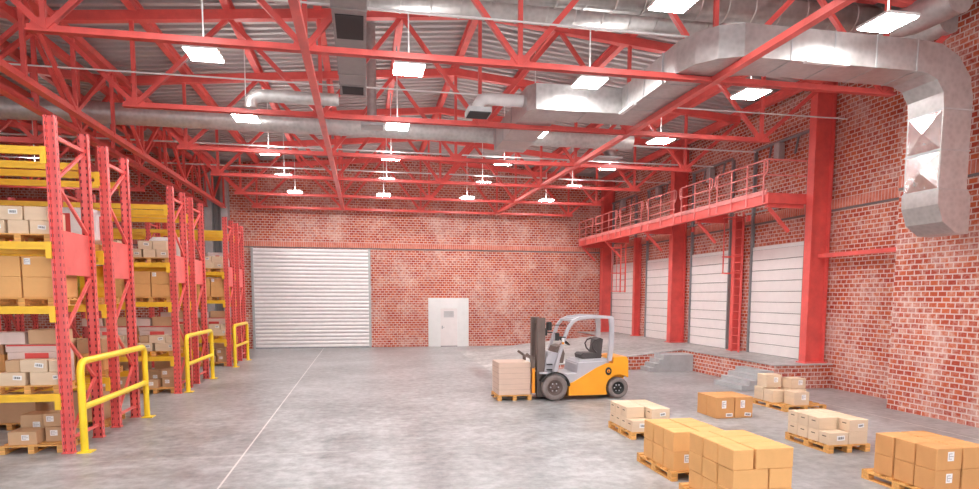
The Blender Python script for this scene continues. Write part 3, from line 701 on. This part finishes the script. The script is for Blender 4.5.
# goods
GR='goods stored in the pallet racks'
lvn=['on the floor','on the lowest shelf','on the middle shelf','on the upper shelf']
def rack_goods(i,xf,y0,slot):
    rk=rackn[i]; sl='' if slot==0 else ', inner pallet'
    X1=xf-.12-slot*1.25; w=1.02; X0=X1-w; z=[0,LV[0],LV[1],LV[2]]
    for l in range(4):
        pallet(X0,y0+.05,w,1.05,z[l],'wooden pallet %s of the %s%s'%(lvn[l],rk,sl),group='pallets in the racks')
    P=.144; K=.91
    def ct(X0,dx,y,zz,wd,*a,**k): return carton(X0+dx*K,y,zz,wd*K,*a,**k)
    L=lambda desc,l: '%s %s, %s%s'%(desc,lvn[l],rk,sl)
    # floor: tan cartons
    ct(X0,.12,y0+.12,P,.52,.42,.24,TANC,L('low tan carton at the front',0),GR,sticker=(.6,.55,.12,.10))
    ct(X0,.68,y0+.32,P,.40,.42,.27,TANC,L('right low tan carton',0),GR,sticker=(.4,.6,.12,.10))
    ct(X0,.10,y0+.60,P,.5,.42,.46,TANC,L('back left tan carton',0),GR,sticker=(.6,.6,.12,.10))
    ct(X0,.64,y0+.36,P+.27,.42,.40,.24,TANC,L('upper right tan carton',0),GR,sticker=(.3,.6,.12,.10))
    # lowest shelf: pale cartons, long flat cartons behind
    z1=LV[0]+P
    ct(X0,.06,y0+.06,z1,.48,.32,.23,BEIGE,L('front left pale carton',1),GR,barcode=(.7,.6,.14,.08))
    ct(X0,.60,y0+.06,z1,.50,.32,.23,BEIGE,L('front right pale carton',1),GR,barcode=(.9,.6,.08,.07))
    ct(X0,.16,y0+.12,z1+.23,.27,.30,.21,TANC,L('upper left pale carton set back',1),GR)
    ct(X0,.44,y0+.07,z1+.23,.48,.32,.22,BEIGE,L('upper middle pale carton',1),GR,barcode=(.7,.55,.14,.08))
    ct(X0,.93,y0+.08,z1+.23,.18,.32,.21,BEIGE,L('narrow upper right pale carton',1),GR)
    for q in range(5):
        hh=.14; yy=y0+.42+.0*q
        o=ct(X0,.02+.03*(q%2),yy,z1+q*hh,1.08-.03*(q%2),.34,hh,PINKC,L('%s flat white and red carton from below'%['first','second','third','fourth','fifth'][q],1),GR)
        if q%2: obj('red_band',MB().box(-.28+.03*q,.1+.03*q,-.168,-.160,.02,hh-.02),REDC,o)
        else: obj('red_band',MB().box(-.46,.46,-.168,-.160,hh-.035,hh-.008),REDC,o)
    ct(X0,-.2,y0+.40,z1+5*.14,.60,.36,.22,PINKC,L('left grey beige carton atop flat cartons',1),GR)
    ct(X0,.44,y0+.40,z1+5*.14,.66,.36,.26,TANC,L('right grey beige carton atop flat cartons',1),GR)
    # middle shelf: brown cartons in two layers
    z2=LV[1]+P
    for q in range(2):
        for lay in range(2):
            for rr in range(2):
                ct(X0,.02+q*.55,y0+.08+rr*.5,z2+lay*.36,.54,.48,.36,OCHRE,L('%s %s ochre carton, %s'%(('lower','upper')[lay],('left','right')[q],('front row','back row')[rr]),2),GR,
                    sticker=(.2,.75,.10,.11) if (q==1 and lay==1 and rr==0) else None)
    # upper shelf: small pale cartons
    z3=LV[2]+P
    for q in range(3):
        ct(X0,.01+q*.37,y0+.08,z3,.33 if q==0 else .36,.32,.23,BEIGE,L('lower %s pale carton'%('left','middle','right')[q],3),GR,barcode=(.6,.5,.13,.07) if q!=1 else None)
        if q: ct(X0,-.18+q*.42,y0+.09,z3+.23,.41,.32,.24,BEIGE,L('upper %s pale carton'%('','left','right')[q],3),GR,barcode=(.6,.6,.14,.08) if q==1 else None)
    ct(X0,.1,y0+.5,z3,.9,.45,.44,BEIGE,L('long pale carton behind',3),GR)
for i,x,a,b,n in RK:
    if i in (0,2,4):
        rack_goods(i,x,a+.06,0)
        if i: rack_goods(i,x,a+.06,1)
# back racks: fewer goods, seen between the posts
def back_goods(i,xf,y0):
    rk=rackn[i]; L=lambda d,l:'%s %s, %s'%(d,lvn[l],rk)
    for s in range(2):
        X0=xf-1.3-s*1.3; sd=('right','left')[s]
        for l,z in ((0,0),(1,LV[0]),(2,LV[1])): pallet(X0,y0+.08,1.12,1.,z,'%s wooden pallet %s of the %s'%(sd,lvn[l],rk),group='pallets in the racks')
        carton(X0+.05,y0+.12,.144,1.0,.8,.62,TANC,L('large %s tan carton'%sd,0),GR)
        for q in range(2):
            carton(X0+.02+q*.55,y0+.12,LV[0]+.144,.52,.6,.36,OCHRE,L('low ochre carton, %s pallet, %s'%(sd,('left','right')[q]),1),GR)
            carton(X0+.02+q*.55,y0+.14,LV[0]+.144+.36,.5,.5,.3,TANC,L('upper tan carton, %s pallet, %s'%(sd,('left','right')[q]),1),GR)
        for q in range(2):
            o=obj('plastic_drum',lambda:MB().lathe([(.0,0),(.24,0),(.265,.03),(.265,.2),(.28,.22),(.265,.24),(.265,.42),(.28,.44),(.265,.46),(.265,.62),(.24,.66),(0,.66)],(0,0,0),'z',24),DRUM if q else HIVIS,loc=(X0+.3+q*.56,y0+.45,LV[1]+.144),key=('drum',q))
            tag(o,L('%s plastic drum, %s pallet'%(('lime','orange yellow')[q],sd),2),'drum','plastic drums in the back racks')
            obj('drum_lid',lambda:MB().lathe([(0,0),(.2,0),(.2,.03),(0,.03)],(0,0,0),'z',20),PLAST,o,loc=(0,0,.66),key='dl')
    z=LV[2]; o=obj('wrapped_sack',MB().cbox(-.5,.5,-.4,.4,0,.75,.1),PLAST,loc=(xf-.75,y0+.5,z+.144)); tag(o,L('white wrapped sack with red print',3),'sack')
    obj('red_print',MB().box(-.1,.06,-.404,-.398,.08,.62),REDC,o); obj('red_print',MB().box(.5,.504,-.12,.12,.1,.6),REDC,o)
    pallet(xf-1.3,y0+.08,1.12,1.,z,'wooden pallet under the white wrapped sack, %s'%rk,group='pallets in the racks')
for i in (1,3,5): back_goods(i,RK[i][1],RK[i][2])

# --------------------------------------------------------------- guard rails
def guard(y0,y1,x,label):
    r=thing('guard_rail',label,'guard rail',(x,y0,0),'yellow guard rails'); D=y1-y0; R=.062; H=1.62; b=.16
    pts=[(0,0,.01),(0,0,H-b)]+[(0,b-b*math.cos(t),H-b+b*math.sin(t)) for t in (PI/8,PI/4,3*PI/8)]+[(0,b,H),(0,D-b,H)]
    pts+=[(0,D-b+b*math.sin(t),H-b+b*math.cos(t)) for t in (PI/8,PI/4,3*PI/8)]+[(0,D,H-b),(0,D,.01)]
    obj('hoop',MB().tube(pts,R,16),GYEL,r); obj('mid_rail',MB().tube([(0,0,.80),(0,D,.80)],R*.92,14),GYEL,r)
    for y in (0,D): obj('base_plate',lambda:MB().box(-.09,.14,-.12,.12,0,.02),GYEL,r,loc=(0,y,0),key='gbp')
guard(12.27,15.6,-4.93,'yellow tubular guard rail in front of the nearest pair of racks')
guard(19.48,22.53,-5.03,'yellow tubular guard rail in front of the middle pair of racks')
guard(26.0,28.75,-4.96,'yellow tubular guard rail in front of the farthest pair of racks')

# --------------------------------------------------------------- forklift
FO=(5.2,16.0,0)
fk=thing('forklift','orange and grey counterbalance forklift facing left with a wrapped load','forklift',(5.742,16.66,0)); fk.scale=(1.037,1.037,1.037)
def fl_(mb): mb.v=[(a-FO[0],b-FO[1],c-FO[2]) for a,b,c in mb.v]; return mb
YA,YZ=15.46,16.58
def arch(cx,cz,r,a0,a1,n=10): return [(cx+r*math.cos(math.radians(a0+(a1-a0)*k/n)),cz+r*math.sin(math.radians(a0+(a1-a0)*k/n))) for k in range(n+1)]
side=[(4.86,.12),(5.90,.12)]+arch(6.24,.29,.36,205,52,12)[:]+[(6.50,.56),(6.49,1.02),(6.44,1.12),(6.09,1.10),(6.07,.95),(5.86,.94),(5.6,.83),(4.98,.47),(4.86,.44)]
for ya,yb in ((YA,YA+.24),(YZ-.24,YZ)): obj('side_panel',fl_(MB().prism(side,'y',ya,yb)),FYEL,fk)
obj('counterweight',fl_(MB().prism([(5.95,.55),(6.49,.55),(6.51,.7),(6.50,1.04),(6.44,1.12),(6.02,1.10),(5.95,1.0)],'y',YA+.24,YZ-.24).prism([(6.2,.2),(6.49,.25),(6.49,.56),(6.2,.56)],'y',YA+.28,YZ-.28)),FYEL,fk)
obj('chassis',fl_(MB().box(4.3,6.2,YA+.26,YZ-.26,.13,.45)),BLACK,fk)
obj('chassis_skirt',fl_(MB().prism([(4.86,.44),(4.98,.47),(5.6,.83),(5.86,.94),(5.86,1.0),(5.45,.98),(5.12,.97),(5.08,.70),(4.82,.67),(4.70,.72),(4.40,.74),(4.12,.73),(4.10,.70),(4.48,.68),(4.70,.62),(4.84,.5)],'y',YA+.03,YZ-.03)),FGREY,fk)
obj('engine_hood',fl_(MB().prism([(5.08,.5),(5.9,.5),(6.0,.95),(5.95,1.06),(5.18,1.03),(5.10,.92)],'y',YA+.12,YZ-.12)),FGREY,fk)
obj('front_cowl',fl_(MB().prism([(4.2,.45),(4.62,.45),(4.62,.76),(4.66,1.0),(4.62,1.22),(4.40,1.26),(4.30,1.1),(4.26,.8)],'y',YA+.18,YZ-.18)),FGREY,fk)
mb=MB()
for ya,yb in ((YA-.04,YA+.24),(YZ-.24,YZ+.04)):
    o_a=arch(4.48,.34,.41,5,155,12); i_a=arch(4.48,.34,.375,5,155,12)
    mb.prism(o_a+i_a[::-1],'y',ya,yb)
obj('mudguard',fl_(mb),BLACK,fk)
obj('floor_plate',fl_(MB().box(4.55,5.12,YA+.05,YZ-.05,.62,.66)),FDARK,fk)
e=MB().lathe([(0,-.006),(.085,-.006),(.085,.006),(0,.006)],(0,0,0),'y',24); e.v=[(a,b,c*1.25) for a,b,c in e.v]
em=obj('emblem',e,BLACK,fk,loc=(5.94-FO[0],YA-.004-FO[1],.74))
e=MB().lathe([(.02,-.004),(.045,-.004),(.045,.004),(.02,.004)],(0,0,0),'y',20)
obj('emblem_ring',e,ORNG,em,loc=(0,-.008,0))
def wheel(cx,cy,rad,wd,face):
    k=('tyre',rad,wd)
    w_=obj('wheel',lambda:MB().lathe([(rad*.58,-wd/2+.015),(rad*.66,-wd/2),(rad*.90,-wd/2),(rad*.985,-wd/2+.03),(rad,-wd/2+.06),(rad,wd/2-.06),(rad*.985,wd/2-.03),(rad*.9,wd/2),(rad*.66,wd/2),(rad*.58,wd/2-.015)],(0,0,0),'y',36),TYRE,fk,loc=(cx-FO[0],cy-FO[1],rad),key=k)
    def rim():
        return MB().lathe([(0,-wd/2+.07),(rad*.16,-wd/2+.03),(rad*.17,-wd/2+.07),(rad*.40,-wd/2+.08),(rad*.50,-wd/2+.03),(rad*.60,-wd/2+.01),(rad*.60,wd/2-.01),(rad*.5,wd/2-.03),(rad*.4,wd/2-.08),(rad*.17,wd/2-.07),(rad*.16,wd/2-.03),(0,wd/2-.07)],(0,0,0),'y',30)
    rm=obj('rim',rim,RIM if rad>.3 else BLACK,w_,key=('rim',rad,wd))
    def nuts():
        m=MB()
        for q in range(6):
            a=q*PI/3
            for s in (-1,1): m.lathe([(0,s*(wd/2-.055)),(.018,s*(wd/2-.055)),(.018,s*(wd/2-.09))],(rad*.3*math.cos(a),0,rad*.3*math.sin(a)),'y',8)
        return m
    obj('wheel_nuts',nuts,FGREY,rm,key=('nuts',rad,wd))
for cy in (YA+.08,YZ-.08): wheel(4.48,cy,.345,.24,1)
for cy in (YA+.12,YZ-.12): wheel(6.24,cy,.282,.20,1)
# overhead guard
for y in (YA+.07,YZ-.07):
    gd=MB(); pts=[(4.47,y,.72),(4.60,y,1.15),(4.74,y,1.62),(4.86,y,1.92),(4.98,y,2.06),(5.15,y,2.13),(5.5,y,2.17),(6.0,y,2.15)]
    for a,b in zip(pts,pts[1:]): gd.bar(a,b,.075,.085,up=(0,1,0))
    for p in pts[1:-1]: gd.lathe([(0,-.0375),(.043,-.0375),(.043,.0375),(0,.0375)],p,'y',10)
    obj('overhead_guard_frame',fl_(gd),FGREY,fk)
gd=MB()
for y in (YA+.07,YZ-.07): gd.prism([(5.93,1.0),(6.04,1.0),(6.09,1.4),(6.09,2.0),(6.06,2.18),(5.94,2.18),(5.98,1.9),(5.97,1.4)],'y',y-.045,y+.045)
obj('rear_pillar',fl_(gd),FGREY,fk)
gd=MB(); 
for k in range(7): yy=YA+.14+k*(YZ-YA-.28)/6; gd.bar((5.02,yy,2.10),(6.0,yy,2.15),.03,.05)
gd.bar((4.97,YA+.07,2.06),(4.97,YZ-.07,2.06),.08,.05).bar((6.02,YA+.07,2.15),(6.02,YZ-.07,2.15),.08,.06)
obj('roof_bars',fl_(gd),FGREY,fk)
# mast
for y in (15.72,16.32):
    obj('mast_rail',fl_(MB().box(4.09,4.27,y-.05,y+.05,.08,2.14).box(4.06,4.09,y-.06,y+.06,.08,2.14)),FDARK,fk)
obj('mast_crossbar',fl_(MB().box(4.14,4.24,15.72,16.32,1.98,2.12)),FDARK,fk)
obj('mast_crossbar',fl_(MB().box(4.14,4.24,15.72,16.32,.25,.38)),FDARK,fk)
for y in (15.88,16.16): obj('lift_cylinder',fl_(MB().tube([(4.17,y,.15),(4.17,y,1.9)],.035,10)),FDARK,fk)
cr=obj('fork_carriage',fl_(MB().box(3.88,3.92,15.6,16.45,.3,.42).box(3.88,3.92,15.6,16.45,.75,.87)),FDARK,fk)
obj('carriage_side',fl_(MB().box(3.90,3.97,15.55,15.60,.2,.88).box(3.9,3.97,16.45,16.5,.2,.88)),ORNG,fk)
br=MB()
for y in (15.57,16.48): br.bar((3.92,y,.85),(3.92,y,1.12),.06,.08).bar((3.94,y,1.08),(3.74,y,1.22),.06,.07,up=(0,1,0))
br.bar((3.9,15.57,1.1),(3.9,16.48,1.1),.05,.05)
obj('load_backrest',fl_(br),FDARK,fk)
for y in (15.8,16.25): obj('fork',fl_(MB().box(3.85,3.89,y-.05,y+.05,.05,.7).prism([(3.89,.035),(3.89,.078),(2.98,.07),(2.95,.05)],'y',y-.05,y+.05)),FDARK,fk)
# seat, steering
st_=obj('seat_cushion',fl_(MB().prism([(5.30,1.05),(5.84,1.05),(5.87,1.14),(5.74,1.19),(5.34,1.20),(5.28,1.15)],'y',15.76,16.28)),SEAT,fk)
obj('seat_backrest',fl_(MB().prism([(5.68,1.14),(5.86,1.14),(5.90,1.56),(5.82,1.60),(5.74,1.56)],'y',15.78,16.26)),SEAT,fk)
for y in (15.75,16.29): obj('armrest',fl_(MB().tube([(5.72,y,1.2),(5.62,y,1.3),(5.58,y,1.42),(5.64,y,1.52),(5.76,y,1.56)],.022,8)),SEAT,fk)
obj('dashboard',fl_(MB().prism([(4.52,.95),(4.78,.95),(4.82,1.2),(4.74,1.42),(4.60,1.38),(4.50,1.15)],'y',15.72,16.32)),FDARK,fk)
obj('steering_column',fl_(MB().tube([(4.70,16.02,1.3),(4.88,16.02,1.48)],.035,8)),BLACK,fk)
pts=[]
for q in range(18):
    a=2*PI*q/18; u=Vector((.62,0,-.45)).normalized(); v=Vector((0,1,0)); p=Vector((4.90,16.02,1.50))+u*.17*math.cos(a)+v*.17*math.sin(a); pts.append(p)
sw=MB().tube(pts,.017,8,closed=True).bar(pts[0],pts[9],.03,.02).bar(pts[4],pts[13],.03,.02); obj('steering_wheel',fl_(sw),BLACK,fk)
for y,z in ((YA+.02,1.66),(YZ-.02,1.72)):
    hl=obj('headlight',fl_(MB().cbox(4.46,4.58,y-.06,y+.09,z-.1,z+.1,.02).bar((4.52,y,z),(4.76,y,z-.02),.03,.03)),BLACK,fk)
    obj('lamp_lens',fl_(MB().box(4.452,4.462,y-.045,y+.07,z-.08,z+.08)),FGREY,hl)
ind=obj('turn_signal',fl_(MB().cbox(4.66,4.72,YA-.0,YA+.06,1.52,1.62,.01)),plain('white lens',(.85,.85,.85),.3),fk); obj('amber_lens',fl_(MB().cbox(4.66,4.72,YA-.0,YA+.06,1.46,1.52,.01)),ORNG,ind)
obj('mirror',fl_(MB().cbox(4.28,4.40,15.5,15.66,1.82,2.04,.02).bar((4.36,15.66,1.95),(4.8,15.6,1.95),.02,.02)),BLACK,fk)
for z in (.78,.92): obj('step_tread',fl_(MB().box(4.3,4.44,YA+.1,YA+.2,z,z+.03)),BLACK,fk)
# the load on the forks
pallet(3.48,16.28,.92,.92,.004,'wooden pallet on the forks of the forklift')
ld=tag(obj('wrapped_load',MB().cbox(-.44,.44,-.44,.44,0,.88,.015),WRAP,loc=(3.94,16.74,.15)),'cube of pale layered goods wrapped in film on the forklift pallet','load')
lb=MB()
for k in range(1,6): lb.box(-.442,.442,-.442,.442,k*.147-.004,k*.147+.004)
obj('layer_seam',lb,cardmat('darker layer edge',(.52,.37,.30)),ld)  # thin darker bands between the layers
